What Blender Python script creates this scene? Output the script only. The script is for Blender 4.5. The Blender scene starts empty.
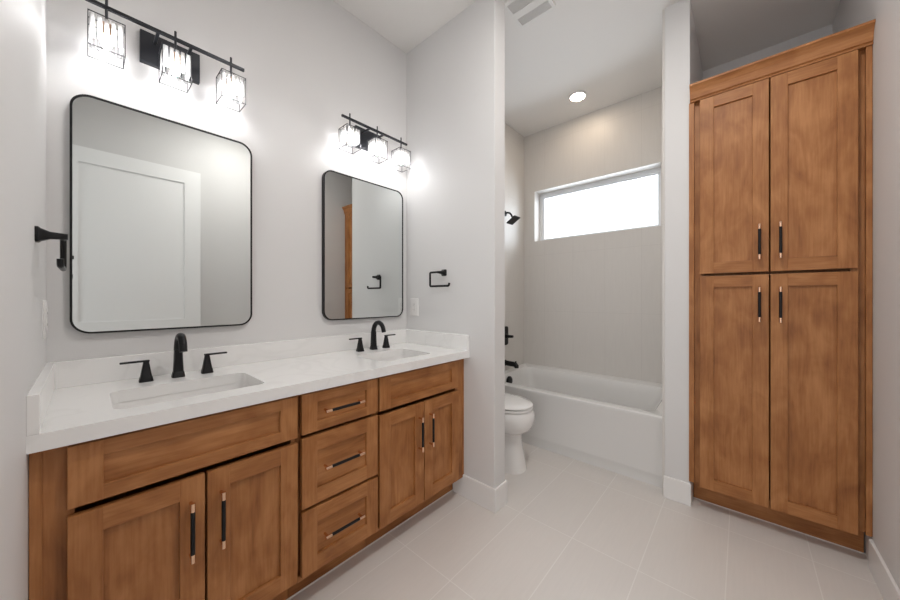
import bpy, bmesh, math, random
from mathutils import Vector, Matrix
random.seed(7)
PI = math.pi
SC = bpy.context.scene
COL = SC.collection

# ------------------------------------------------------------------ camera, world, lights, exposure
cd = bpy.data.cameras.new('camera')
cam = bpy.data.objects.new('camera', cd)
COL.objects.link(cam)
cam.location = (1.817, 0.092, 1.221)
cam.rotation_euler = (PI / 2, 0, math.radians(41.805))
cd.sensor_width = 36.0
cd.lens = 36.0 * 325.78 / 900.0
cd.shift_y = -0.0025
cd.clip_start = 0.01
SC.camera = cam

SC.view_settings.view_transform = 'Standard'
SC.view_settings.look = 'None'
SC.view_settings.gamma = 1.0
SC.view_settings.use_curve_mapping = False
SC.view_settings.exposure = 0.08

W = bpy.data.worlds.new('world')
SC.world = W
W.use_nodes = True
bg = W.node_tree.nodes['Background']
bg.inputs['Color'].default_value = (0.86, 0.93, 1.0, 1)
bg.inputs['Strength'].default_value = 3.2

BULB = 138.0        # radiance of the vanity bulbs
FILL_DOWN = 540.0       # radiance of the added ceiling fill light, out of view
DOWN = 60.0        # radiance of the ceiling downlight
SC.cycles.max_bounces = 12
SC.cycles.diffuse_bounces = 8
SC.cycles.glossy_bounces = 6
SC.cycles.transparent_max_bounces = 24
SC.cycles.sample_clamp_indirect = 6.0


def area(name, loc, rot, sx, sy, power, col):
    ld = bpy.data.lights.new(name, 'AREA')
    ld.shape = 'RECTANGLE'
    ld.size, ld.size_y = sx, sy
    ld.energy = power
    ld.color = col
    o = bpy.data.objects.new(name, ld)
    o.location = loc
    o.rotation_euler = rot
    COL.objects.link(o)
    return o


# added fill light in the unseen hall behind the camera, standing in for daylight
area('hall_fill', (1.62, -1.30, 1.35), (PI / 2, 0, 0), 1.2, 2.2, 17.0, (0.97, 0.985, 1.0))
# daylight entering at the window
area('window_daylight', (0.73, 3.60, 2.10), (-PI / 2, 0, 0), 1.10, 0.50, 7.0, (0.84, 0.92, 1.0))

# ------------------------------------------------------------------ materials


def mat(name, col, rough=0.5, metal=0.0, spec=0.5, coat=0.0):
    m = bpy.data.materials.new(name)
    m.use_nodes = True
    b = m.node_tree.nodes['Principled BSDF']
    b.inputs['Base Color'].default_value = (*col, 1)
    b.inputs['Roughness'].default_value = rough
    b.inputs['Metallic'].default_value = metal
    b.inputs['Specular IOR Level'].default_value = spec
    b.inputs['Coat Weight'].default_value = coat
    b.inputs['Coat Roughness'].default_value = 0.15
    return m


def nd(m, t, **kw):
    n = m.node_tree.nodes.new(t)
    for k, v in kw.items():
        setattr(n, k, v)
    return n


def lk(m, a, b):
    m.node_tree.links.new(a, b)


def bsdf(m):
    return m.node_tree.nodes['Principled BSDF']


def paint(name, col, rough, bump=0.03, scale=220):
    m = mat(name, col, rough)
    tc = nd(m, 'ShaderNodeTexCoord')
    no = nd(m, 'ShaderNodeTexNoise')
    no.inputs['Scale'].default_value = scale
    no.inputs['Detail'].default_value = 3
    bp = nd(m, 'ShaderNodeBump')
    bp.inputs['Strength'].default_value = bump
    bp.inputs['Distance'].default_value = 0.004
    lk(m, tc.outputs['Object'], no.inputs['Vector'])
    lk(m, no.outputs['Fac'], bp.inputs['Height'])
    lk(m, bp.outputs['Normal'], bsdf(m).inputs['Normal'])
    return m


def tile(name, col, col2, grout, axes, org, w, h, rough, mortar=0.0018, streak=(60, 4)):
    """stacked rectangular tiles; axes picks the two object-space axes, org is where joints cross"""
    m = mat(name, col, rough)
    tc = nd(m, 'ShaderNodeTexCoord')
    sp = nd(m, 'ShaderNodeSeparateXYZ')
    lk(m, tc.outputs['Object'], sp.inputs[0])
    cb = nd(m, 'ShaderNodeCombineXYZ')
    for i in (0, 1):
        a = nd(m, 'ShaderNodeMath', operation='SUBTRACT')
        lk(m, sp.outputs[axes[i]], a.inputs[0])
        a.inputs[1].default_value = org[i] - 40 * (w, h)[i]
        lk(m, a.outputs[0], cb.inputs[i])
    br = nd(m, 'ShaderNodeTexBrick', offset=0.0, offset_frequency=2, squash=1.0)
    br.inputs['Scale'].default_value = 1.0
    br.inputs['Brick Width'].default_value = w
    br.inputs['Row Height'].default_value = h
    br.inputs['Mortar Size'].default_value = mortar
    br.inputs['Mortar Smooth'].default_value = 0.1
    br.inputs['Bias'].default_value = 0.0
    br.inputs['Color1'].default_value = (*col, 1)
    br.inputs['Color2'].default_value = (*col2, 1)
    br.inputs['Mortar'].default_value = (*grout, 1)
    lk(m, cb.outputs[0], br.inputs['Vector'])
    mp = nd(m, 'ShaderNodeMapping')
    mp.inputs['Scale'].default_value = (streak[0], streak[1], 1)
    lk(m, cb.outputs[0], mp.inputs['Vector'])
    no = nd(m, 'ShaderNodeTexNoise')
    no.inputs['Scale'].default_value = 1.0
    no.inputs['Detail'].default_value = 4
    lk(m, mp.outputs[0], no.inputs['Vector'])
    rp = nd(m, 'ShaderNodeMapRange')
    rp.inputs['From Min'].default_value = 0.3
    rp.inputs['From Max'].default_value = 0.7
    rp.inputs['To Min'].default_value = 0.985
    rp.inputs['To Max'].default_value = 1.015
    lk(m, no.outputs['Fac'], rp.inputs['Value'])
    vm = nd(m, 'ShaderNodeVectorMath', operation='SCALE')
    lk(m, br.outputs['Color'], vm.inputs[0])
    lk(m, rp.outputs[0], vm.inputs['Scale'])
    lk(m, vm.outputs[0], bsdf(m).inputs['Base Color'])
    bp = nd(m, 'ShaderNodeBump', invert=True)
    bp.inputs['Strength'].default_value = 0.25
    bp.inputs['Distance'].default_value = 0.002
    lk(m, br.outputs['Fac'], bp.inputs['Height'])
    lk(m, bp.outputs['Normal'], bsdf(m).inputs['Normal'])
    return m


def wood(name, axis):
    """stained maple, grain running along the given object-space axis"""
    m = mat(name, (0.3, 0.14, 0.06), 0.5, spec=0.4, coat=0.0)
    tc = nd(m, 'ShaderNodeTexCoord')
    oi = nd(m, 'ShaderNodeObjectInfo')
    sc = nd(m, 'ShaderNodeVectorMath', operation='SCALE')
    cb = nd(m, 'ShaderNodeCombineXYZ')
    for i in range(3):
        lk(m, oi.outputs['Random'], cb.inputs[i])
    lk(m, cb.outputs[0], sc.inputs[0])
    sc.inputs['Scale'].default_value = 17.0
    ad = nd(m, 'ShaderNodeVectorMath', operation='ADD')
    lk(m, tc.outputs['Object'], ad.inputs[0])
    lk(m, sc.outputs[0], ad.inputs[1])

    def noise(scale, long_, detail, dist=0.0):
        mp = nd(m, 'ShaderNodeMapping')
        s = [scale] * 3
        s[axis] = long_
        mp.inputs['Scale'].default_value = s
        lk(m, ad.outputs[0], mp.inputs['Vector'])
        n = nd(m, 'ShaderNodeTexNoise')
        n.inputs['Scale'].default_value = 1.0
        n.inputs['Detail'].default_value = detail
        n.inputs['Distortion'].default_value = dist
        lk(m, mp.outputs[0], n.inputs['Vector'])
        return n
    fine = noise(140, 7, 3)
    mid = noise(11, 3.6, 4, 1.6)
    big = noise(6.0, 4.5, 4, 0.8)
    a = nd(m, 'ShaderNodeMath', operation='MULTIPLY')
    a.inputs[1].default_value = 0.25
    lk(m, fine.outputs['Fac'], a.inputs[0])
    b = nd(m, 'ShaderNodeMath', operation='MULTIPLY_ADD')
    b.inputs[1].default_value = 0.40
    lk(m, mid.outputs['Fac'], b.inputs[0])
    lk(m, a.outputs[0], b.inputs[2])
    c = nd(m, 'ShaderNodeMath', operation='MULTIPLY_ADD')
    c.inputs[1].default_value = 0.40
    lk(m, big.outputs['Fac'], c.inputs[0])
    lk(m, b.outputs[0], c.inputs[2])
    rp = nd(m, 'ShaderNodeValToRGB')
    e = rp.color_ramp.elements
    e[0].position, e[0].color = 0.34, (*WD[0], 1)
    e[1].position, e[1].color = 0.66, (*WD[2], 1)
    k = e.new(0.5)
    k.color = (*WD[1], 1)
    lk(m, c.outputs[0], rp.inputs['Fac'])
    lk(m, rp.outputs['Color'], bsdf(m).inputs['Base Color'])
    bp = nd(m, 'ShaderNodeBump')
    bp.inputs['Strength'].default_value = 0.04
    bp.inputs['Distance'].default_value = 0.001
    lk(m, fine.outputs['Fac'], bp.inputs['Height'])
    lk(m, bp.outputs['Normal'], bsdf(m).inputs['Normal'])
    return m


WD = ((0.205, 0.070, 0.017), (0.33, 0.130, 0.038), (0.445, 0.198, 0.070))
M_WALL = paint('wall_paint', (0.685, 0.68, 0.678), 0.55)
M_CEIL = paint('ceiling_paint', (0.80, 0.785, 0.765), 0.7, 0.06, 150)
M_TRIM = paint('white_trim_paint', (0.80, 0.79, 0.78), 0.35, 0.01)
M_DOOR = paint('white_door_paint', (0.86, 0.86, 0.86), 0.4, 0.01)
M_WV, M_WH, M_WX = wood('maple_upright', 2), wood('maple_across_y', 1), wood('maple_across_x', 0)
M_DARK = mat('cabinet_shadow_gap', (0.03, 0.017, 0.01), 0.8)
M_BLACK = mat('matte_black_metal', (0.014, 0.014, 0.015), 0.36, 0.6, 0.5)
M_FIX = mat('black_fixture_metal', (0.030, 0.032, 0.038), 0.32, 0.5)
M_BRASS = mat('brushed_brass', (0.78, 0.51, 0.35), 0.2, 1.0)
M_CHINA = mat('white_porcelain', (0.81, 0.80, 0.79), 0.12, 0, 0.5, 0.4)
M_TUB = mat('white_acrylic', (0.74, 0.735, 0.725), 0.16, 0, 0.5, 0.3)
M_PLATE = mat('white_plastic', (0.73, 0.72, 0.71), 0.35)
M_SLOT = mat('outlet_slot', (0.25, 0.24, 0.23), 0.6)
M_VENT = mat('vent_plastic', (0.78, 0.77, 0.75), 0.45)
M_VENTD = mat('vent_recess', (0.16, 0.155, 0.15), 0.8)
M_VINYL = mat('window_vinyl', (0.80, 0.82, 0.84), 0.35)
M_CHROME = mat('polished_chrome', (0.8, 0.8, 0.8), 0.12, 1.0)
M_CAULK = mat('white_caulk', (0.80, 0.79, 0.77), 0.6)
M_FLOOR = tile('floor_tile', (0.665, 0.63, 0.60), (0.675, 0.64, 0.61), (0.755, 0.73, 0.70), (0, 1), (1.472, 2.34), 0.296, 0.6, 0.33, 0.0022, (90, 6))
M_TILEB = tile('alcove_tile_back', (0.66, 0.635, 0.605), (0.652, 0.627, 0.597), (0.60, 0.575, 0.545), (0, 2), (0.868, 1.080), 0.30, 0.593, 0.42, 0.0016, (70, 5))
M_TILES = tile('alcove_tile_side', (0.66, 0.635, 0.605), (0.652, 0.627, 0.597), (0.60, 0.575, 0.545), (1, 2), (3.30, 1.080), 0.30, 0.593, 0.42, 0.0016, (70, 5))

M_MIRROR = mat('mirror_silver', (0.72, 0.745, 0.735), 0.0, 1.0)

M_QUARTZ = mat('white_quartz', (0.82, 0.815, 0.805), 0.16, 0, 0.5, 0.2)
_m = M_QUARTZ
tc = nd(_m, 'ShaderNodeTexCoord')
n1 = nd(_m, 'ShaderNodeTexNoise')
n1.inputs['Scale'].default_value = 2.0
n1.inputs['Detail'].default_value = 3
n1.inputs['Distortion'].default_value = 1.6
lk(_m, tc.outputs['Object'], n1.inputs['Vector'])
s1 = nd(_m, 'ShaderNodeMath', operation='SUBTRACT')
s1.inputs[1].default_value = 0.5
lk(_m, n1.outputs['Fac'], s1.inputs[0])
s2 = nd(_m, 'ShaderNodeMath', operation='ABSOLUTE')
lk(_m, s1.outputs[0], s2.inputs[0])
r1 = nd(_m, 'ShaderNodeValToRGB')
r1.color_ramp.elements[0].position = 0.0
r1.color_ramp.elements[0].color = (0.785, 0.78, 0.77, 1)
r1.color_ramp.elements[1].position = 0.035
r1.color_ramp.elements[1].color = (0.82, 0.815, 0.805, 1)
lk(_m, s2.outputs[0], r1.inputs['Fac'])
lk(_m, r1.outputs['Color'], bsdf(_m).inputs['Base Color'])


def emit(name, col, strength):
    m = bpy.data.materials.new(name)
    m.use_nodes = True
    nt = m.node_tree
    nt.nodes.clear()
    o = nd(m, 'ShaderNodeOutputMaterial')
    e = nd(m, 'ShaderNodeEmission')
    e.inputs['Color'].default_value = (*col, 1)
    e.inputs['Strength'].default_value = strength
    lk(m, e.outputs[0], o.inputs['Surface'])
    return m


M_BULB = emit('lit_bulb', (1.0, 0.995, 0.99), BULB)
M_FILL_LENS = emit('added_fill_lens', (1.0, 0.96, 0.92), FILL_DOWN)
M_LENS = emit('lit_downlight_lens', (1.0, 0.80, 0.60), DOWN)


def glassy(name, clear, tint=(1, 1, 1), rough=0.02, frost=0.0):
    """thin clear glass: mostly see-through, a reflecting skin, optionally some frosting"""
    m = bpy.data.materials.new(name)
    m.use_nodes = True
    m.node_tree.nodes.clear()
    o = nd(m, 'ShaderNodeOutputMaterial')
    t = nd(m, 'ShaderNodeBsdfTransparent')
    t.inputs['Color'].default_value = (*tint, 1)
    g = nd(m, 'ShaderNodeBsdfGlossy')
    g.inputs['Roughness'].default_value = rough
    mx = nd(m, 'ShaderNodeMixShader')
    lw = nd(m, 'ShaderNodeLayerWeight')
    lw.inputs['Blend'].default_value = clear
    lk(m, lw.outputs['Fresnel'], mx.inputs[0])
    lk(m, t.outputs[0], mx.inputs[1])
    lk(m, g.outputs[0], mx.inputs[2])
    last = mx
    if frost:
        d = nd(m, 'ShaderNodeBsdfTranslucent')
        d.inputs['Color'].default_value = (0.95, 0.95, 0.95, 1)
        m2 = nd(m, 'ShaderNodeMixShader')
        m2.inputs[0].default_value = frost
        lk(m, mx.outputs[0], m2.inputs[1])
        lk(m, d.outputs[0], m2.inputs[2])
        last = m2
    lk(m, last.outputs[0], o.inputs['Surface'])
    return m


M_GLASS = glassy('window_glass', 0.15)
M_CRYSTAL = glassy('cut_crystal', 0.45, (0.97, 0.97, 0.98), 0.05, 0.3)

# ------------------------------------------------------------------ mesh helpers


class MB:
    def __init__(self):
        self.bm = bmesh.new()
        self.mi = 0

    def _faces(self, before):
        for f in self.bm.faces:
            if f.index == -1 or f not in before:
                pass

    def box(self, x0, x1, y0, y1, z0, z1, bev=0.0, mi=0, seg=2):
        b = bmesh.new()
        vs = [b.verts.new((x, y, z)) for x in (x0, x1) for y in (y0, y1) for z in (z0, z1)]
        for q in ((0, 1, 3, 2), (4, 6, 7, 5), (0, 4, 5, 1), (2, 3, 7, 6), (0, 2, 6, 4), (1, 5, 7, 3)):
            b.faces.new([vs[i] for i in q])
        if bev:
            bmesh.ops.bevel(b, geom=b.edges[:], offset=bev, segments=seg, affect='EDGES', profile=0.5)
        self.merge(b, mi)
        return self

    def merge(self, b, mi=0, smooth=False):
        bmesh.ops.recalc_face_normals(b, faces=b.faces[:])
        mp = {v: self.bm.verts.new(v.co) for v in b.verts}
        for f in b.faces:
            nf = self.bm.faces.new([mp[v] for v in f.verts])
            nf.material_index = mi
            nf.smooth = smooth
        b.free()

    def loft(self, loops, cap0=True, cap1=True, mi=0, smooth=True, closed=True):
        b = bmesh.new()
        L = [[b.verts.new(p) for p in lp] for lp in loops]
        n = len(L[0])
        for i in range(len(L) - 1):
            for j in range(n if closed else n - 1):
                k = (j + 1) % n
                b.faces.new((L[i][j], L[i][k], L[i + 1][k], L[i + 1][j]))
        if cap0:
            b.faces.new(L[0][::-1])
        if cap1:
            b.faces.new(L[-1])
        self.merge(b, mi, smooth)
        return self

    def tube(self, pts, r, seg=12, mi=0, cap=True, square=False, flat=None):
        """sweep a round (or square) section along pts; r is a number or one per point; flat=(a, b) scales the section"""
        pts = [Vector(p) for p in pts]
        n = len(pts)
        rs = r if isinstance(r, (list, tuple)) else [r] * n
        loops = []
        up = None
        for i, p in enumerate(pts):
            t = (pts[min(i + 1, n - 1)] - pts[max(i - 1, 0)]).normalized()
            if up is None:
                up = Vector((0, 0, 1)) if abs(t.z) < 0.9 else Vector((0, 1, 0))
            s = t.cross(up).normalized()
            up = s.cross(t).normalized()
            lp = []
            for j in range(seg):
                a = 2 * PI * (j + (0.5 if square else 0)) / seg
                c, d = math.cos(a), math.sin(a)
                fa, fb = flat or (1, 1)
                lp.append(p + (s * c * fa + up * d * fb) * rs[i])
            loops.append(lp)
        return self.loft(loops, cap, cap, mi, smooth=not square)

    def cyl(self, p0, p1, r0, r1=None, seg=24, mi=0, bev=0.0):
        r1 = r0 if r1 is None else r1
        return self.tube([p0, p1], [r0, r1], seg, mi)

    def lathe(self, prof, c, seg=32, mi=0, axis='z'):
        loops = []
        for r, h in prof:
            lp = []
            for j in range(seg):
                a = 2 * PI * j / seg
                if axis == 'z':
                    lp.append((c[0] + r * math.cos(a), c[1] + r * math.sin(a), c[2] + h))
                elif axis == 'x':
                    lp.append((c[0] + h, c[1] + r * math.cos(a), c[2] + r * math.sin(a)))
                else:
                    lp.append((c[0] + r * math.cos(a), c[1] + h, c[2] + r * math.sin(a)))
            loops.append(lp)
        return self.loft(loops, True, True, mi)

    def build(self, name, mats, parent=None, autosmooth=35):
        me = bpy.data.meshes.new(name)
        self.bm.to_mesh(me)
        self.bm.free()
        o = bpy.data.objects.new(name, me)
        for m in (mats if isinstance(mats, (list, tuple)) else [mats]):
            me.materials.append(m)
        COL.objects.link(o)
        if parent is not None:
            o.parent = parent
        me.shade_smooth() if False else None
        if autosmooth and any(p.use_smooth for p in me.polygons):
            sharp_edges(me, autosmooth)
        return o


def sharp_edges(me, deg):
    b = bmesh.new()
    b.from_mesh(me)
    lim = math.radians(deg)
    for e in b.edges:
        if len(e.link_faces) == 2 and e.calc_face_angle(0) > lim:
            e.smooth = False
    b.to_mesh(me)
    b.free()


def rrect(cx, cy, hx, hy, r, n=6):
    out = []
    for k, (sx, sy) in enumerate(((1, 1), (-1, 1), (-1, -1), (1, -1))):
        for j in range(n + 1):
            a = PI / 2 * k + PI / 2 * j / n
            out.append((cx + sx * (hx - r) + r * math.cos(a), cy + sy * (hy - r) + r * math.sin(a)))
    return out


def plate_with_holes(outer, holes, place, depth):
    """flat polygon with holes, thickened; place((u, v), w) -> xyz; depth along w"""
    b = bmesh.new()
    edges = []
    for lp in [outer] + holes:
        vs = [b.verts.new((p[0], p[1], 0)) for p in lp]
        for i in range(len(vs)):
            edges.append(b.edges.new((vs[i], vs[(i + 1) % len(vs)])))
    bmesh.ops.triangle_fill(b, edges=edges, use_beauty=True, use_dissolve=False)
    r = bmesh.ops.extrude_face_region(b, geom=b.faces[:])
    for v in [g for g in r['geom'] if isinstance(g, bmesh.types.BMVert)]:
        v.co.z = depth
    for v in b.verts:
        v.co = Vector(place((v.co.x, v.co.y), v.co.z))
    return b


def thing(name, label, cat, loc=(0, 0, 0), group=None):
    o = bpy.data.objects.new(name, None)
    o.empty_display_size = 0.1
    COL.objects.link(o)
    o.location = loc
    o['label'] = label
    o['category'] = cat
    if group:
        o['group'] = group
    return o


def tag(o, label, cat, group=None):
    o['label'] = label
    o['category'] = cat
    if group:
        o['group'] = group
    return o


def struct(o, label=None, cat=None):
    o['kind'] = 'structure'
    if label:
        o['label'] = label
        o['category'] = cat
    return o


def copy_tree(o, parent=None):
    c = o.copy()
    COL.objects.link(c)
    if parent is not None:
        c.parent = parent
    for ch in list(o.children):
        copy_tree(ch, c)
    return c


# ------------------------------------------------------------------ the room shell
H = 2.998          # ceiling
WX = 2.258         # right wall
YP0, YP1, XP = 1.648, 1.757, 0.767      # partition beside the vanity
YB = 3.322         # back wall
X20, X21, Y2 = 1.462, 1.592, 2.459      # stub wall between tub and linen cabinet
DX0 = 1.02         # doorway in the front wall
HY = -1.5          # end of the hall behind the doorway

struct(MB().box(-0.10, WX + 0.1, HY - 0.1, YB + 0.2, -0.08, 0).build('floor', M_FLOOR), 'pale greige rectangular floor tiles with light grout lines', 'floor')
struct(MB().box(-0.10, WX + 0.1, HY - 0.1, YB + 0.2, H, H + 0.08).build('ceiling', M_CEIL), 'white painted ceiling over the bathroom', 'ceiling')
struct(MB().box(-0.10, 0, HY, YB, 0, H).build('wall_left', M_WALL), 'white wall behind both mirrors and the vanity', 'wall')
struct(MB().box(WX, WX + 0.1, HY, YB, 0, H).build('wall_right', M_WALL), 'white wall beside the tall linen cabinet', 'wall')
m = MB()
m.box(0, DX0, -0.11, 0, 0, H)
m.box(DX0, WX, -0.11, 0, 2.475, H)
struct(m.build('wall_front', M_WALL), 'white wall at the near end of the vanity, open at a doorway', 'wall')
struct(MB().box(-0.1, WX + 0.1, HY - 0.1, HY, 0, H).build('wall_hall', M_WALL), 'white wall closing the hall behind the doorway', 'wall')
struct(MB().box(0, XP, YP0, YP1, 0, H, 0.003).build('wall_middle', M_WALL), 'white partition wall between the vanity and the toilet', 'wall')
struct(MB().box(X20 + 0.004, X21, Y2, YB, 0, H, 0.003).build('wall_stub', M_WALL), 'white stub wall between the bathtub and the linen cabinet', 'wall')
struct(MB().box(1.53, WX + 0.1, YB, YB + 0.2, 0, H).build('wall_closet', M_WALL), 'white wall behind the linen cabinet', 'wall')

# tiled back wall with the window opening
WA, WB, WC, WD_ = 0.154, 1.312, 1.828, 2.364
m = MB()
m.merge(plate_with_holes([(-0.1, 0), (1.53, 0), (1.53, H), (-0.1, H)], [[(WA, WC), (WB, WC), (WB, WD_), (WA, WD_)]],
                         lambda p, w: (p[0], YB + w, p[1]), 0.2))
struct(m.build('wall_back', M_TILEB), 'greige tiled wall over the bathtub, pierced by the window', 'wall')
struct(MB().box(0, 0.028, 2.50, YB, 0, H).build('wall_shower', M_TILES), 'greige tiled wall carrying the shower head and tub valve', 'wall')
struct(MB().box(X20 - 0.010, X20 + 0.004, Y2 + 0.012, YB, 0, H).build('wall_alcove', M_TILES), 'tiled wall at the far end of the bathtub', 'wall')

# window
wi = thing('window_1', 'wide white vinyl window high on the tiled wall above the bathtub', 'window', (0.733, 3.45, 1.828))
wi['kind'] = 'structure'
T = Matrix.Translation((-0.733, -3.45, -1.828))


def loc_build(mb, name, mats, parent, off):
    bmesh.ops.translate(mb.bm, verts=mb.bm.verts[:], vec=(-off[0], -off[1], -off[2]))
    return mb.build(name, mats, parent)


off = (0.733, 3.45, 1.828)
m = MB()
m.merge(plate_with_holes([(WA, WC), (WB, WC), (WB, WD_), (WA, WD_)],
                         [[(WA + 0.032, WC + 0.028), (WB - 0.032, WC + 0.028), (WB - 0.032, WD_ - 0.04), (WA + 0.032, WD_ - 0.04)]],
                         lambda p, w: (p[0], 3.448 + w, p[1]), 0.05))
m.merge(plate_with_holes([(WA + 0.032, WC + 0.028), (WB - 0.032, WC + 0.028), (WB - 0.032, WD_ - 0.04), (WA + 0.032, WD_ - 0.04)],
                         [[(WA + 0.044, WC + 0.04), (WB - 0.044, WC + 0.04), (WB - 0.044, WD_ - 0.052), (WA + 0.044, WD_ - 0.052)]],
                         lambda p, w: (p[0], 3.462 + w, p[1]), 0.03))
loc_build(m, 'window_frame', M_VINYL, wi, off)
m = MB()
m.box(WA + 0.04, WB - 0.04, 3.472, 3.478, WC + 0.036, WD_ - 0.048)
loc_build(m, 'glass_pane', M_GLASS, wi, off)

# baseboards
BH, BT = 0.133, 0.012


def base_run(name, boxes, label):
    mm = MB()
    for q in boxes:
        mm.box(*q, 0.0, BH, 0.003)
    struct(mm.build(name, M_TRIM), label, 'baseboard')


base_run('baseboard_middle', [(0.46, XP + BT, YP0 - BT, YP0), (XP, XP + BT, YP0, YP1), (0.0, XP + BT, YP1, YP1 + BT)], 'white baseboard wrapping the partition wall end')
base_run('baseboard_stub', [(X20, X21 + 0.004, Y2 - BT, Y2), (X21, X21 + 0.006, Y2 - BT, Y2 + 0.1)], 'short white baseboard on the stub wall by the tub')
base_run('baseboard_right', [(WX - BT, WX, -0.11, 2.455)], 'white baseboard along the wall beside the linen cabinet')
base_run('baseboard_left', [(0, BT, YP1 + BT, 2.50)], 'white baseboard on the wall behind the toilet')
base_run('baseboard_front', [(0.56, DX0, 0, BT)], 'white baseboard on the wall at the near end of the vanity')

# entry door leaf standing open against the right wall (seen in the first mirror)
d = thing('door_1', 'white panelled door standing open against the wall, seen in the near mirror', 'door', (2.20, -0.075, 0.012))
d['kind'] = 'structure'
m = MB()
dw, dh, st = 0.92, 2.43, 0.124
m.merge(plate_with_holes([(0, 0), (dw, 0), (dw, dh), (0, dh)],
                         [[(st, 0.24), (dw - st, 0.24), (dw - st, 0.88), (st, 0.88)], [(st, 1.01), (dw - st, 1.01), (dw - st, dh - st), (st, dh - st)]],
                         lambda p, w: (-0.012 + w, p[0], p[1]), 0.040))
m.build('leaf_frame', M_DOOR, d)
for a, b_ in ((0.24, 0.88), (1.01, dh - st)):
    MB().box(-0.001, 0.016, st - 0.004, dw - st + 0.004, a - 0.004, b_ + 0.004).build('door_panel', M_DOOR, d)

# ------------------------------------------------------------------ cabinet parts


def shaker(name, w, h, fr, axis, parent, loc, bev=0.002, rl=None):
    """framed door or drawer front: w along the front, h up; axis 'y' faces +x, axis 'x' faces -y. Origin at lower corner, back face at 0"""
    T_, rec = 0.020, 0.011
    rl = rl or fr
    mm = MB()

    def bx(u0, u1, w0, w1, d0, d1, mi, bv):
        if axis == 'y':
            mm.box(d0, d1, u0, u1, w0, w1, bv, mi)
        else:
            mm.box(u0, u1, -d1, -d0, w0, w1, bv, mi)
    bx(0, fr, 0, h, 0, T_, 0, bev)
    bx(w - fr, w, 0, h, 0, T_, 0, bev)
    bx(fr - 0.0015, w - fr + 0.0015, 0, rl, 0, T_ - 0.0002, 1, bev)
    bx(fr - 0.0015, w - fr + 0.0015, h - rl, h, 0, T_ - 0.0002, 1, bev)
    bx(fr - 0.004, w - fr + 0.004, rl - 0.004, h - rl + 0.004, 0.002, T_ - rec, 0 if h > w * 0.8 else 1, 0)
    o = mm.build(name, [M_WV, M_WH if axis == 'y' else M_WX], parent)
    o.location = loc
    return o


def pull(parent, axis, u, z0, z1=None, u1=None):
    """black bar pull with brass ends; upright when z1 is given, level when u1 is given"""
    mm = MB()
    T_ = 0.020
    so = 0.030

    def P(a, z, dd):
        return (T_ + dd, a, z) if axis == 'y' else (a, -T_ - dd, z)
    if z1 is not None:
        A, B = (u, z0), (u, z1)
    else:
        A, B = (u, z0), (u1, z0)
    L = math.hypot(B[0] - A[0], B[1] - A[1])
    e = ((B[0] - A[0]) / L, (B[1] - A[1]) / L)

    def at(s):
        return (A[0] + e[0] * s, A[1] + e[1] * s)
    mm.tube([P(*at(0.022), so), P(*at(L - 0.022), so)], 0.0060, 12, 0)
    for s0, s1, sp in ((0.0, 0.025, 0.010), (L - 0.025, L, L - 0.010)):
        mm.tube([P(*at(s0), so), P(*at(s1), so)], 0.0063, 12, 1)
        mm.tube([P(*at(sp), 0), P(*at(sp), so)], 0.0048, 10, 1)
    o = mm.build('handle', [M_BLACK, M_BRASS], parent)
    o['label'] = 'black bar handle with brass ends'
    return o


XF = 0.540          # face frame plane of the vanity (fronts stand 20 mm proud)
ZT, ZB = 0.858, 0.118


def sink_base(label, y0, y1, fy0, fy1, fill):
    c = thing('vanity_cabinet', label, 'cabinet', (0, y0, 0), 'vanity cabinets under the quartz counter')
    L = y1 - y0
    mm = MB()
    # carcass: sides, bottom, back, face frame
    mm.box(0.004, XF - 0.018, 0.001, 0.019, ZB, ZT)
    mm.box(0.004, XF - 0.018, L - 0.019, L - 0.001, ZB, ZT)
    mm.box(0.004, XF - 0.018, 0.019, L - 0.019, ZB, ZB + 0.018)
    mm.box(0.004, 0.010, 0.019, L - 0.019, ZB + 0.018, ZT)
    a, b_ = fy0 - y0, fy1 - y0
    if fill == 'near':
        mm.box(XF - 0.018, XF, 0.001, a + 0.012, ZB, ZT)
    if fill == 'far':
        mm.box(XF - 0.018, XF, b_ - 0.012, L - 0.014, ZB, ZT)
    mm.box(XF - 0.0265, XF - 0.0185, 0.019, L - 0.019, ZT - 0.05, ZT, 0, 1)
    mm.box(XF - 0.018, XF - 0.0005, a, b_, ZB, 0.142, 0, 1)
    mm.build('body', [M_WV, M_WH], c)
    MB().box(0.432, 0.450, 0.001, L - 0.001, 0.0, ZB).build('toe_kick', M_WH, c)
    if fill == 'near':
        MB().box(XF, XF + 0.005, 0.001, 0.021, ZB, ZT, 0.001).build('filler', M_WV, c)
    else:
        MB().box(XF - 0.010, XF + 0.001, L - 0.012, L + 0.0015, ZB, ZT, 0.001).build('filler', M_WV, c)
    w = b_ - a
    shaker('false_front', w, 0.158, 0.063, 'y', c, (XF, a, 0.688), rl=0.041)
    dw_ = (w - 0.006) / 2
    d1 = shaker('door', dw_, 0.530, 0.062, 'y', c, (XF, a, 0.138))
    d2 = shaker('door', dw_, 0.530, 0.062, 'y', c, (XF, a + dw_ + 0.006, 0.138))
    pull(d1, 'y', dw_ - 0.036, 0.425 - 0.138, 0.603 - 0.138)
    pull(d2, 'y', 0.036, 0.425 - 0.138, 0.603 - 0.138)
    return c


sink_base('brown maple vanity cabinet under the near sink, nearest the camera', 0.0, 0.638, 0.061, 0.630, 'near')
sink_base('brown maple vanity cabinet under the far sink, against the partition wall', 1.002, 1.646, 1.008, 1.578, 'far')

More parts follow.
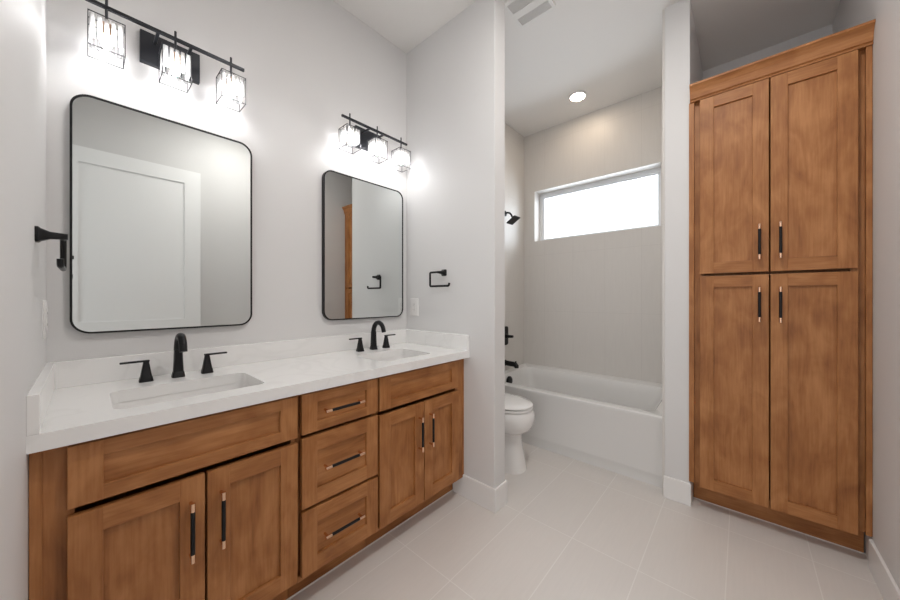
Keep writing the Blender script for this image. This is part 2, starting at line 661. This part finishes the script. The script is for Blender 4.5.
c = thing('drawer_cabinet', 'brown maple bank of three drawers between the two sink cabinets', 'cabinet', (0, 0.638, 0), 'vanity cabinets under the quartz counter')
L = 0.364
m = MB()
m.box(0.004, XF - 0.018, 0.001, 0.019, ZB, ZT)
m.box(0.004, XF - 0.018, L - 0.019, L - 0.001, ZB, ZT)
m.box(0.004, XF - 0.018, 0.019, L - 0.019, ZB, ZB + 0.018)
m.box(0.004, 0.010, 0.019, L - 0.019, ZB + 0.018, ZT)
m.box(XF - 0.018, XF - 0.0005, 0.001, L - 0.001, ZB, 0.142, 0, 1)
m.box(XF - 0.09, XF - 0.02, 0.019, L - 0.019, ZT - 0.018, ZT, 0, 1)
m.build('body', [M_WV, M_WH], c)
MB().box(0.432, 0.450, 0.001, L - 0.001, 0.0, ZB).build('toe_kick', M_WH, c)
for z0, z1, hz, fr in ((0.690, 0.846, 0.769, 0.040), (0.403, 0.676, 0.543, 0.062), (0.138, 0.390, 0.268, 0.062)):
    dr = shaker('drawer', 0.350, z1 - z0, 0.061, 'y', c, (XF, 0.008, z0), rl=fr)
    pull(dr, 'y', 0.727 - 0.646, hz - z0, None, 0.904 - 0.646)

struct(MB().box(0.450, 0.4535, 0.0, YP0, 0.0, 0.005).build('trim_1', M_CAULK), 'thin white caulk line along the vanity toe kick', 'trim')

# countertop with two sink cut-outs
S1 = (0.352, 0.345, 0.1375, 0.200)
S2 = (0.350, 1.255, 0.1375, 0.172)
XC = 0.584
m = MB()
m.merge(plate_with_holes([(0.0, 0.0), (XC, 0.0), (XC, YP0), (0.0, YP0)],
                         [rrect(S1[0], S1[1], S1[2], S1[3], 0.03), rrect(S2[0], S2[1], S2[2], S2[3], 0.03)],
                         lambda p, w: (p[0], p[1], 0.858 + w), 0.042))
o = m.build('countertop', M_QUARTZ)
tag(o, 'long white quartz countertop running over the three brown cabinets', 'countertop')
bz = 0.900
tag(MB().box(0.0, 0.020, 0.0, YP0, bz, 0.994, 0.0015).build('backsplash', M_QUARTZ), 'long white quartz backsplash strip below the mirrors', 'backsplash', None)
tag(MB().box(0.020, XC, 0.0, 0.020, bz, 0.994, 0.0015).build('side_splash', M_QUARTZ), 'short white quartz splash at the near end of the counter', 'backsplash')
tag(MB().box(0.020, XC, YP0 - 0.020, YP0, bz, 0.994, 0.0015).build('side_splash', M_QUARTZ), 'short white quartz splash against the partition wall', 'backsplash')


def sink(label, S):
    s = thing('sink', label, 'sink', (S[0], S[1], 0.858), 'undermount sinks in the counter')
    loops = []
    zt = -0.0005

    def ring(ex, z, r):
        return [(x, y, z) for x, y in rrect(0, 0, S[2] + ex, S[3] + ex, r)]
    seq = [(0.022, zt - 0.010, 0.05), (0.022, zt, 0.05), (0.003, zt, 0.034), (0.000, zt - 0.02, 0.034), (-0.006, zt - 0.09, 0.04),
           (-0.020, zt - 0.118, 0.05), (-0.05, zt - 0.128, 0.05), (-0.11, zt - 0.131, 0.02)]
    mm = MB()
    mm.loft([ring(*q) for q in seq], False, True)
    # outside skin
    seq = [(0.022, zt - 0.010, 0.05), (0.010, zt - 0.02, 0.034), (0.004, zt - 0.09, 0.04), (-0.01, zt - 0.128, 0.05), (-0.05, zt - 0.140, 0.05)]
    mm.loft([ring(*q) for q in seq][::-1], True, False)
    mm.build('basin', M_CHINA, s)
    MB().lathe([(0.022, 0), (0.022, 0.003), (0.012, 0.005), (0.004, 0.005)], (0, 0, zt - 0.1315), 24).build('drain', M_BLACK, s)
    return s


sink('white rectangular undermount sink nearest the camera, below the wide near mirror', S1)
sink('white rectangular undermount sink at the partition end of the counter', S2)


def faucet(label, y):
    f = thing('faucet', label, 'faucet', (0.110, y, 0.900), 'widespread black faucets')
    mm = MB()
    # flared square-shouldered foot, then a goose-neck that narrows and turns down
    mm.loft([[(x, yy, z) for x, yy in rrect(0, 0, h_, h2, min(h_, h2) * 0.5, 4)] for h_, h2, z in
             ((0.0205, 0.0205, 0), (0.0205, 0.0205, 0.005), (0.0180, 0.0180, 0.020), (0.0165, 0.0165, 0.022), (0.0150, 0.0142, 0.07), (0.0145, 0.0130, 0.112))])
    pts, rs = [], []
    for i in range(17):
        t = i / 16
        a = PI - t * PI * 0.94
        pts.append((0.052 + 0.052 * math.cos(a), 0, 0.110 + 0.059 * math.sin(a)))
        rs.append(0.0146 - 0.0016 * t)
    pts.append((pts[-1][0] + 0.002, 0, pts[-1][2] - 0.008))
    rs.append(0.0128)
    mm.tube(pts, rs, 16)
    mm.build('spout', M_BLACK, f)
    for s in (-1, 1):
        h = MB()
        oy = 0.096 * s
        h.loft([[(x, yy + oy, z) for x, yy in rrect(0, 0, a, b_, 0.5 * min(a, b_), 4)] for a, b_, z in
                ((0.0205, 0.0205, 0), (0.0205, 0.0205, 0.004), (0.0175, 0.0175, 0.018), (0.0165, 0.0165, 0.020), (0.0095, 0.0095, 0.066), (0.0075, 0.0075, 0.080))])
        ho = h.build('handle_body', M_BLACK, f)
        MB().box(-0.0075, 0.0075, min(oy - s * 0.010, oy + s * 0.072), max(oy - s * 0.010, oy + s * 0.072), 0.0745, 0.0815, 0.002).build('lever', M_BLACK, ho)
    return f


faucet('matte black three-piece faucet behind the near sink', 0.343)
faucet('matte black three-piece faucet behind the far sink', 1.287)

# ------------------------------------------------------------------ mirrors


def mirror(label, y0, y1, z0, z1):
    cy, cz = (y0 + y1) / 2, (z0 + z1) / 2
    hy, hz = (y1 - y0) / 2, (z1 - z0) / 2
    t = thing('wall_mirror', label, 'mirror', (0.0, cy, z0), 'black framed mirrors over the vanity')
    mm = MB()
    r = 0.055
    mm.merge(plate_with_holes(rrect(0, hz, hy, hz, r, 10), [rrect(0, hz, hy - 0.0065, hz - 0.0065, r - 0.0065, 10)], lambda p, w: (w, p[0], p[1]), 0.024))
    mm.build('frame', M_BLACK, t)
    lp = rrect(0, hz, hy - 0.004, hz - 0.004, r - 0.004, 10)
    mm = MB()
    mm.loft([[(x, a, b_) for a, b_ in lp] for x in (0.002, 0.021)], True, True, smooth=False)
    mm.build('mirror_glass', M_MIRROR, t)
    return t


mirror('large rounded black framed mirror over the near sink, reflecting a white door', 0.0535, 0.638, 1.088, 1.970)
mirror('rounded black framed mirror over the far sink, reflecting the linen cabinet', 1.006, 1.598, 1.088, 1.970)

# ------------------------------------------------------------------ vanity lights


def crystal_mesh():
    mm = MB()
    mm.box(-0.0062, 0.0062, -0.0034, 0.0034, -0.082, 0.0, 0.0015, 0, 1)
    return mm


ROD = None


def vanity_light(label, yc):
    global ROD
    t = thing('vanity_light', label, 'wall lamp', (0.0, yc, 2.175), 'three-shade vanity lights')
    MB().box(0.0, 0.022, -0.097, 0.097, 0.0, 0.126, 0.002).build('backplate', M_FIX, t)
    zb = 0.091
    for s in (-1, 1):
        MB().box(0.018, 0.110, s * 0.052 - 0.005, s * 0.052 + 0.005, zb - 0.005, zb + 0.005, 0.001).build('arm', M_FIX, t)
    MB().box(0.106, 0.118, -0.244, 0.244, zb - 0.006, zb + 0.006, 0.001).build('bar', M_FIX, t)
    for k in (-1, 0, 1):
        sy = 0.192 * k
        MB().tube([(0.112, sy, 0.024), (0.112, sy, 0.122)], 0.0042, 10).build('stem', M_FIX, t)
        # shade: open wire box with crystal rods inside
        h = 0.045
        z0, z1 = -0.085, 0.030
        e = 0.0013
        mm = MB()
        for z in (z0, z1):
            for a in (-h, h):
                mm.box(-h - e, h + e, a - e, a + e, z - e, z + e)
                mm.box(a - e, a + e, -h - e, h + e, z - e, z + e)
        for a in (-h, h):
            for b_ in (-h, h):
                mm.box(a - e, a + e, b_ - e, b_ + e, z0, z1)
        mm.box(-h, h, -e, e, z1 - e, z1 + e)
        mm.box(-e, e, -h, h, z1 - e, z1 + e)
        sh = mm.build('shade', M_FIX, t)
        sh['label'] = 'square black wire shade hung with crystal rods'
        sh.location = (0.112, sy, 0.0)
        so = MB().lathe([(0.006, 0.034), (0.017, 0.030), (0.019, 0.022), (0.017, -0.006), (0.012, -0.012)], (0, 0, 0), 20).build('socket', M_BRASS, sh)
        MB().lathe([(0.004, -0.008), (0.010, -0.014), (0.014, -0.026), (0.015, -0.036), (0.012, -0.048), (0.006, -0.056), (0.001, -0.058)], (0, 0, 0), 16).build('bulb', M_BULB, sh)
        for side in range(4):
            for j in range(5):
                u = -0.034 + 0.017 * j
                px, py = ((u, h - 0.006), (u, -h + 0.006), (h - 0.006, u), (-h + 0.006, u))[side]
                if ROD is None:
                    ro = crystal_mesh().build('crystal_rod', M_CRYSTAL, sh)
                    ROD = ro.data
                else:
                    ro = bpy.data.objects.new('crystal_rod', ROD)
                    COL.objects.link(ro)
                    ro.parent = sh
                ro.location = (px, py, z1 - 0.003)
                ro.rotation_euler = (0, 0, 0 if side < 2 else PI / 2)
    return t


vanity_light('black three-shade crystal vanity light over the near mirror', 0.334)
vanity_light('black three-shade crystal vanity light over the far mirror', 1.313)

# ------------------------------------------------------------------ towel rings, outlets


def towel_ring(label, loc, s):
    """open square ring; s=-1: on the partition facing -y, s=+1: on the front wall facing +y"""
    t = thing('towel_ring', label, 'towel ring', loc, 'open square black towel rings')
    mm = MB()
    mm.loft([[(x, s * d_, z) for x, z in rrect(0, 0, a, a, a * 0.35, 4)] for a, d_ in ((0.021, 0.0), (0.021, 0.006), (0.017, 0.010), (0.010, 0.026), (0.0075, 0.058))])
    mm.build('mount', M_BLACK, t)
    y = s * 0.047
    pts = [(0.006, y, 0.002), (-0.076, y, 0.002)]
    for k in range(1, 6):
        a = PI / 2 + PI / 2 * k / 5
        pts.append((-0.076 + 0.008 * math.cos(a), y, -0.006 + 0.008 * math.sin(a)))
    pts.append((-0.084, y, -0.078))
    for k in range(1, 6):
        a = PI + PI / 2 * k / 5
        pts.append((-0.076 + 0.008 * math.cos(a), y, -0.080 + 0.008 * math.sin(a)))
    pts.append((0.072, y, -0.088))
    for k in range(1, 6):
        a = -PI / 2 + PI / 2 * 0.8 * k / 5
        pts.append((0.072 + 0.012 * math.cos(a), y, -0.076 + 0.012 * math.sin(a)))
    pts.append((0.085, y, -0.070))
    mm = MB()
    mm.tube(pts, 0.0068, 10)
    mm.build('ring', M_BLACK, t)
    return t


towel_ring('open square black towel ring on the partition wall beside the far mirror', (0.376, YP0, 1.384), -1)
towel_ring('open square black towel ring on the near wall, seen edge-on beside the large mirror', (0.377, 0.0, 1.395), 1)


def outlet(label, x, y, z, s):
    t = thing('wall_outlet', label, 'outlet', (x, y, z), 'white outlets by the counter')
    mm = MB()
    mm.loft([[(a, s * d_, b_) for a, b_ in rrect(0, 0, 0.041 - i, 0.063 - i, 0.005, 3)] for i, d_ in ((0, 0), (0, 0.003), (0.003, 0.0055))])
    mm.build('faceplate', M_PLATE, t)
    r = MB().box(-0.017, 0.017, min(0.004 * s, 0.0075 * s), max(0.004 * s, 0.0075 * s), -0.034, 0.034, 0.001).build('receptacle', M_PLATE, t)
    mm = MB()
    for zc in (-0.019, 0.019):
        for a in (-0.006, 0.006):
            mm.box(a - 0.001, a + 0.001, min(0.006 * s, 0.0078 * s), max(0.006 * s, 0.0078 * s), zc - 0.003, zc + 0.005)
        mm.box(-0.002, 0.002, min(0.006 * s, 0.0078 * s), max(0.006 * s, 0.0078 * s), zc - 0.010, zc - 0.007)
    mm.build('slots', M_SLOT, r)


outlet('white wall outlet on the partition, below the black towel ring', 0.088, YP0, 1.155, -1)
outlet('white wall outlet seen edge-on on the near wall by the large mirror', 0.108, 0.0, 1.150, 1)

# ------------------------------------------------------------------ linen cabinet
LX0, LX1, LY = X21 + 0.003, WX - 0.001, 2.463
c = thing('linen_cabinet', 'tall brown maple linen cabinet with four doors and a crown moulding', 'cabinet', (LX0, LY, 0))
LW = LX1 - LX0
zt = 2.375
m = MB()
m.box(0.0, 0.018, 0.02, 0.60, 0.145, zt)
m.box(LW - 0.018, LW, 0.02, 0.60, 0.145, zt)
m.box(0.018, LW - 0.018, 0.585, 0.60, 0.145, zt)
m.box(0.018, LW - 0.018, 0.02, 0.585, zt - 0.018, zt)
m.box(0.018, LW - 0.018, 0.02, 0.585, 0.145, 0.163)
m.box(0.0, 0.018, -0.004, 0.02, 0.145, zt)
m.box(0.018, 0.060, 0.012, 0.03, 0.145, zt)
m.box(LW - 0.018, LW, -0.004, 0.02, 0.145, zt)
m.box(LW - 0.06, LW - 0.018, 0.012, 0.03, 0.145, zt)
m.box(0.018, LW - 0.018, 0.06, 0.585, 1.341, 1.359)
for a, b_ in ((0.145, 0.165), (zt - 0.03, zt)):
    m.box(0.050, LW - 0.05, 0.0, 0.02, a, b_, 0, 1)
m.build('body', [M_WV, M_WX], c)
MB().box(0.004, LW - 0.004, 0.105, 0.122, 0.0, 0.146).build('toe_kick', M_WX, c)
MB().box(-0.007, 0.017, -0.014, -0.0045, 0.145, 2.358, 0.001).build('filler', M_WV, c)
MB().box(LW - 0.019, LW, -0.014, 0.0, 0.145, zt, 0.001).build('filler', M_WV, c)
# crown moulding: swept ogee profile
prof = [(0.0, 2.357), (0.009, 2.357), (0.011, 2.364), (0.006, 2.369), (0.012, 2.373), (0.015, 2.390), (0.020, 2.408), (0.030, 2.424), (0.038, 2.432), (0.043, 2.436), (0.043, 2.447), (0.0, 2.447)]
m = MB()
m.loft([[(x, -a - 0.014, z) for a, z in prof] for x in (-0.001, LW)], True, True, smooth=False)
m.box(-0.001, LW, -0.014, 0.05, 2.36, 2.445)
m.build('crown_molding', M_WX, c)
dz = ((0.134, 1.343), (1.357, 2.356))
for (z0, z1), (hz0, hz1) in zip(dz, ((1.096, 1.276), (1.420, 1.603))):
    d1 = shaker('door', 1.9235 - 1.639, z1 - z0, 0.063, 'x', c, (1.639 - LX0, 0.0, z0))
    d2 = shaker('door', 2.2155 - 1.929, z1 - z0, 0.063, 'x', c, (1.929 - LX0, 0.0, z0))
    pull(d1, 'x', 1.887 - 1.639, hz0 - z0, hz1 - z0)
    pull(d2, 'x', 1.964 - 1.929, hz0 - z0, hz1 - z0)
struct(MB().box(X21 + 0.006, WX, LY + 0.1015, LY + 0.105, 0.0, 0.0035).build('trim_2', M_CAULK), 'thin white caulk line along the linen cabinet toe kick', 'trim')

# ------------------------------------------------------------------ bathtub
TX0, TX1, TY0, TY1 = 0.028, X20 - 0.011, 2.541, YB - 0.001
t = thing('bathtub', 'white alcove bathtub below the window', 'bathtub', (TX0, TY0, 0))
tw, td = TX1 - TX0, TY1 - TY0


def trr(x0, x1, y0, y1, r, z, zb=None):
    pts = rrect((x0 + x1) / 2, (y0 + y1) / 2, (x1 - x0) / 2, (y1 - y0) / 2, r, 6)
    out = []
    for x, y in pts:
        k = (y - 0) / td
        out.append((x, y, z if zb is None else z + (zb - z) * k))
    return out


m = MB()
loops = [trr(0, tw, 0.014, td, 0.004, 0.0), trr(0, tw, 0.012, td, 0.004, 0.052), trr(0, tw, 0.002, td, 0.004, 0.075), trr(0, tw, 0.0, td, 0.004, 0.09),
         trr(0, tw, 0.0, td, 0.004, 0.425), trr(0, tw, -0.006, td, 0.006, 0.438, 0.478), trr(0, tw, -0.006, td, 0.008, 0.456, 0.492),
         trr(0.003, tw - 0.003, 0.0, td - 0.002, 0.010, 0.464, 0.50),
         trr(0.058, tw - 0.063, 0.060, td - 0.075, 0.09, 0.462, 0.486), trr(0.070, tw - 0.075, 0.072, td - 0.087, 0.09, 0.452, 0.470),
         trr(0.080, tw - 0.095, 0.085, td - 0.10, 0.10, 0.40), trr(0.11, tw - 0.20, 0.12, td - 0.13, 0.11, 0.14),
         trr(0.15, tw - 0.25, 0.16, td - 0.17, 0.11, 0.105), trr(0.25, tw - 0.4, 0.25, td - 0.26, 0.08, 0.10)]
m.loft(loops, True, True)
m.build('tub_shell', M_TUB, t)
o = MB().lathe([(0.036, 0.0), (0.046, 0.004), (0.046, 0.016), (0.038, 0.024), (0.008, 0.027)], (0.080, 0.325, 0.405), 28, 0, 'x').build('overflow_plate', M_BLACK, t)
o['label'] = 'round black overflow plate'

# shower fittings on the tiled wall
t = thing('tub_spout', 'matte black tub spout over the bathtub rim', 'tub spout', (0.028, 2.93, 0.562))
m = MB()
m.lathe([(0.030, 0.0), (0.030, 0.006), (0.022, 0.010)], (0, 0, 0), 24, 0, 'x')
m.tube([(0.004, 0, 0.0), (0.095, 0, -0.002), (0.120, 0, -0.006), (0.132, 0, -0.018), (0.134, 0, -0.036)], [0.026, 0.025, 0.025, 0.024, 0.021], 18)
m.build('spout_body', M_BLACK, t)
MB().tube([(0.125, 0, 0.010), (0.125, 0, 0.030)], [0.006, 0.008], 12).build('diverter_knob', M_BLACK, t)

t = thing('shower_valve', 'matte black shower valve plate with lever on the tiled wall', 'shower valve', (0.028, 2.905, 0.835))
m = MB()
m.loft([[(d_, a, b_) for a, b_ in rrect(0, 0, 0.074 - i, 0.095 - i, 0.02, 5)] for i, d_ in ((0, 0), (0, 0.006), (0.004, 0.011))])
m.build('escutcheon', M_BLACK, t)
m = MB()
m.tube([(0.008, 0, 0), (0.050, 0, 0)], [0.024, 0.021], 20)
m.tube([(0.045, 0, 0.0), (0.106, 0.004, 0.002)], [0.015, 0.013], 12)
m.build('lever', M_BLACK, t)

t = thing('shower', 'square black shower head on a curved arm, high on the tiled wall', 'shower head', (0.028, 2.93, 2.076))
m = MB()
m.lathe([(0.028, 0.0), (0.028, 0.005), (0.014, 0.012)], (0, 0, 0), 24, 0, 'x')
m.tube([(0.0, 0, 0), (0.03, 0, 0.004), (0.055, 0, -0.004), (0.074, 0, -0.024), (0.086, 0, -0.052)], 0.0095, 14)
m.build('arm', M_BLACK, t)
m = MB()
m.loft([[(x, y, z) for x, y in rrect(0, 0, a, a, 0.006, 3)] for a, z in ((0.014, 0.030), (0.020, 0.016), (0.052, 0.010), (0.056, 0.006), (0.056, 0.0))])
o = m.build('shower_head', M_BLACK, t)
o.location = (0.100, 0, -0.086)
o.rotation_euler = (0, -math.radians(32), 0)

# ------------------------------------------------------------------ toilet
t = thing('toilet', 'white two-piece toilet between the partition and the bathtub', 'toilet', (0.0, 2.143, 0.0))


def egg(x0, x1, hw, z, n=40, e=2.2, wide=0.42):
    """egg outline: x0 back, x1 tip, half width hw; widest at a fraction of the length"""
    xm = x0 + (x1 - x0) * wide
    out = []
    for j in range(n):
        a = 2 * PI * j / n
        c, s = math.cos(a), math.sin(a)
        rx = (x1 - xm) if c >= 0 else (xm - x0)
        p = 2 / e
        out.append((xm + rx * math.copysign(abs(c) ** p, c), hw * math.copysign(abs(s) ** p, s), z))
    return out


m = MB()
m.loft([egg(0.10, 0.684, 0.120, 0.0, e=3.0), egg(0.10, 0.682, 0.117, 0.012, e=3.0), egg(0.11, 0.668, 0.108, 0.10, e=2.8), egg(0.12, 0.655, 0.101, 0.18, e=2.6),
        egg(0.13, 0.650, 0.099, 0.240, e=2.5), egg(0.13, 0.655, 0.108, 0.256, e=2.4), egg(0.14, 0.690, 0.140, 0.276), egg(0.16, 0.722, 0.168, 0.302), egg(0.17, 0.738, 0.181, 0.335), egg(0.18, 0.746, 0.187, 0.375),
        egg(0.19, 0.743, 0.186, 0.405), egg(0.20, 0.733, 0.180, 0.424), egg(0.22, 0.72, 0.165, 0.428)])
m.box(0.02, 0.26, -0.10, 0.10, 0.0, 0.385, 0.02)
m.build('bowl', M_CHINA, t)
m = MB()
m.loft([egg(0.205, 0.724, 0.174, 0.432), egg(0.20, 0.731, 0.179, 0.435), egg(0.20, 0.732, 0.180, 0.445), egg(0.205, 0.726, 0.176, 0.449)])
m.build('seat', M_CHINA, t)
m = MB()
m.loft([egg(0.205, 0.724, 0.174, 0.4535), egg(0.20, 0.731, 0.179, 0.457), egg(0.20, 0.731, 0.179, 0.463), egg(0.215, 0.722, 0.172, 0.470), egg(0.27, 0.66, 0.13, 0.479), egg(0.35, 0.55, 0.05, 0.482)])
m.build('lid', M_CHINA, t)
m = MB()
m.loft([[(x, y, z) for x, y in rrect(0.108, 0, a, b_, 0.03, 5)] for a, b_, z in ((0.075, 0.175, 0.385), (0.085, 0.19, 0.42), (0.095, 0.205, 0.72))])
m.build('tank', M_CHINA, t)
m = MB()
m.loft([[(x, y, z) for x, y in rrect(0.108, 0, a, b_, 0.03, 5)] for a, b_, z in ((0.100, 0.212, 0.722), (0.102, 0.216, 0.745), (0.096, 0.208, 0.756))])
m.build('tank_lid', M_CHINA, t)
m = MB()
m.tube([(0.20, -0.15, 0.66), (0.222, -0.15, 0.66)], 0.010, 12)
m.tube([(0.218, -0.152, 0.66), (0.222, -0.09, 0.654)], [0.006, 0.005], 10)
m.build('flush_lever', M_CHROME, t)

# ------------------------------------------------------------------ ceiling fittings
t = thing('ceiling_light', 'small round lit downlight in the ceiling over the bathtub', 'ceiling light', (0.74, 2.985, H))
m = MB()
m.lathe([(0.060, -0.0005), (0.060, -0.006), (0.066, -0.008), (0.078, -0.004), (0.079, 0.0)], (0, 0, 0), 40)
m.build('trim_ring', M_PLATE, t)
MB().lathe([(0.059, -0.0062), (0.058, -0.0075), (0.02, -0.0085), (0.001, -0.0085)], (0, 0, 0), 36).build('lens', M_LENS, t)

t = thing('ceiling_light', 'round downlight added to the main ceiling out of view, as fill for the floor', 'ceiling light', (1.60, 1.15, H))  # unseen downlight, added to brighten the floor
m = MB()
m.lathe([(0.060, -0.0005), (0.060, -0.006), (0.066, -0.008), (0.078, -0.004), (0.079, 0.0)], (0, 0, 0), 40)
m.build('trim_ring', M_PLATE, t)
MB().lathe([(0.059, -0.0062), (0.058, -0.0075), (0.02, -0.0085), (0.001, -0.0085)], (0, 0, 0), 36).build('lens', M_FILL_LENS, t)

t = thing('exhaust_vent', 'white louvered exhaust vent in the ceiling above the toilet', 'vent', (0.862, 1.883, H))
m = MB()
m.merge(plate_with_holes(rrect(0, 0, 0.118, 0.118, 0.02, 5), [[(-0.100, -0.095), (0.100, -0.095), (0.100, -0.018), (-0.100, -0.018)], [(-0.100, 0.030), (0.100, 0.030), (0.100, 0.095), (-0.100, 0.095)]],
                         lambda p, w: (p[0], p[1], -w), 0.016))
m.build('grille_frame', M_VENT, t)
MB().box(-0.108, 0.108, -0.108, 0.108, -0.003, -0.001).build('recess', M_VENTD, t)
for y0, y1 in ((-0.095, -0.018), (0.030, 0.095)):
    m = MB()
    n = 27
    for j in range(n):
        x = -0.095 + 0.19 * j / (n - 1)
        m.box(x - 0.0019, x + 0.0019, y0, y1, -0.013, -0.006)
    m.build('louver', M_VENT, t)
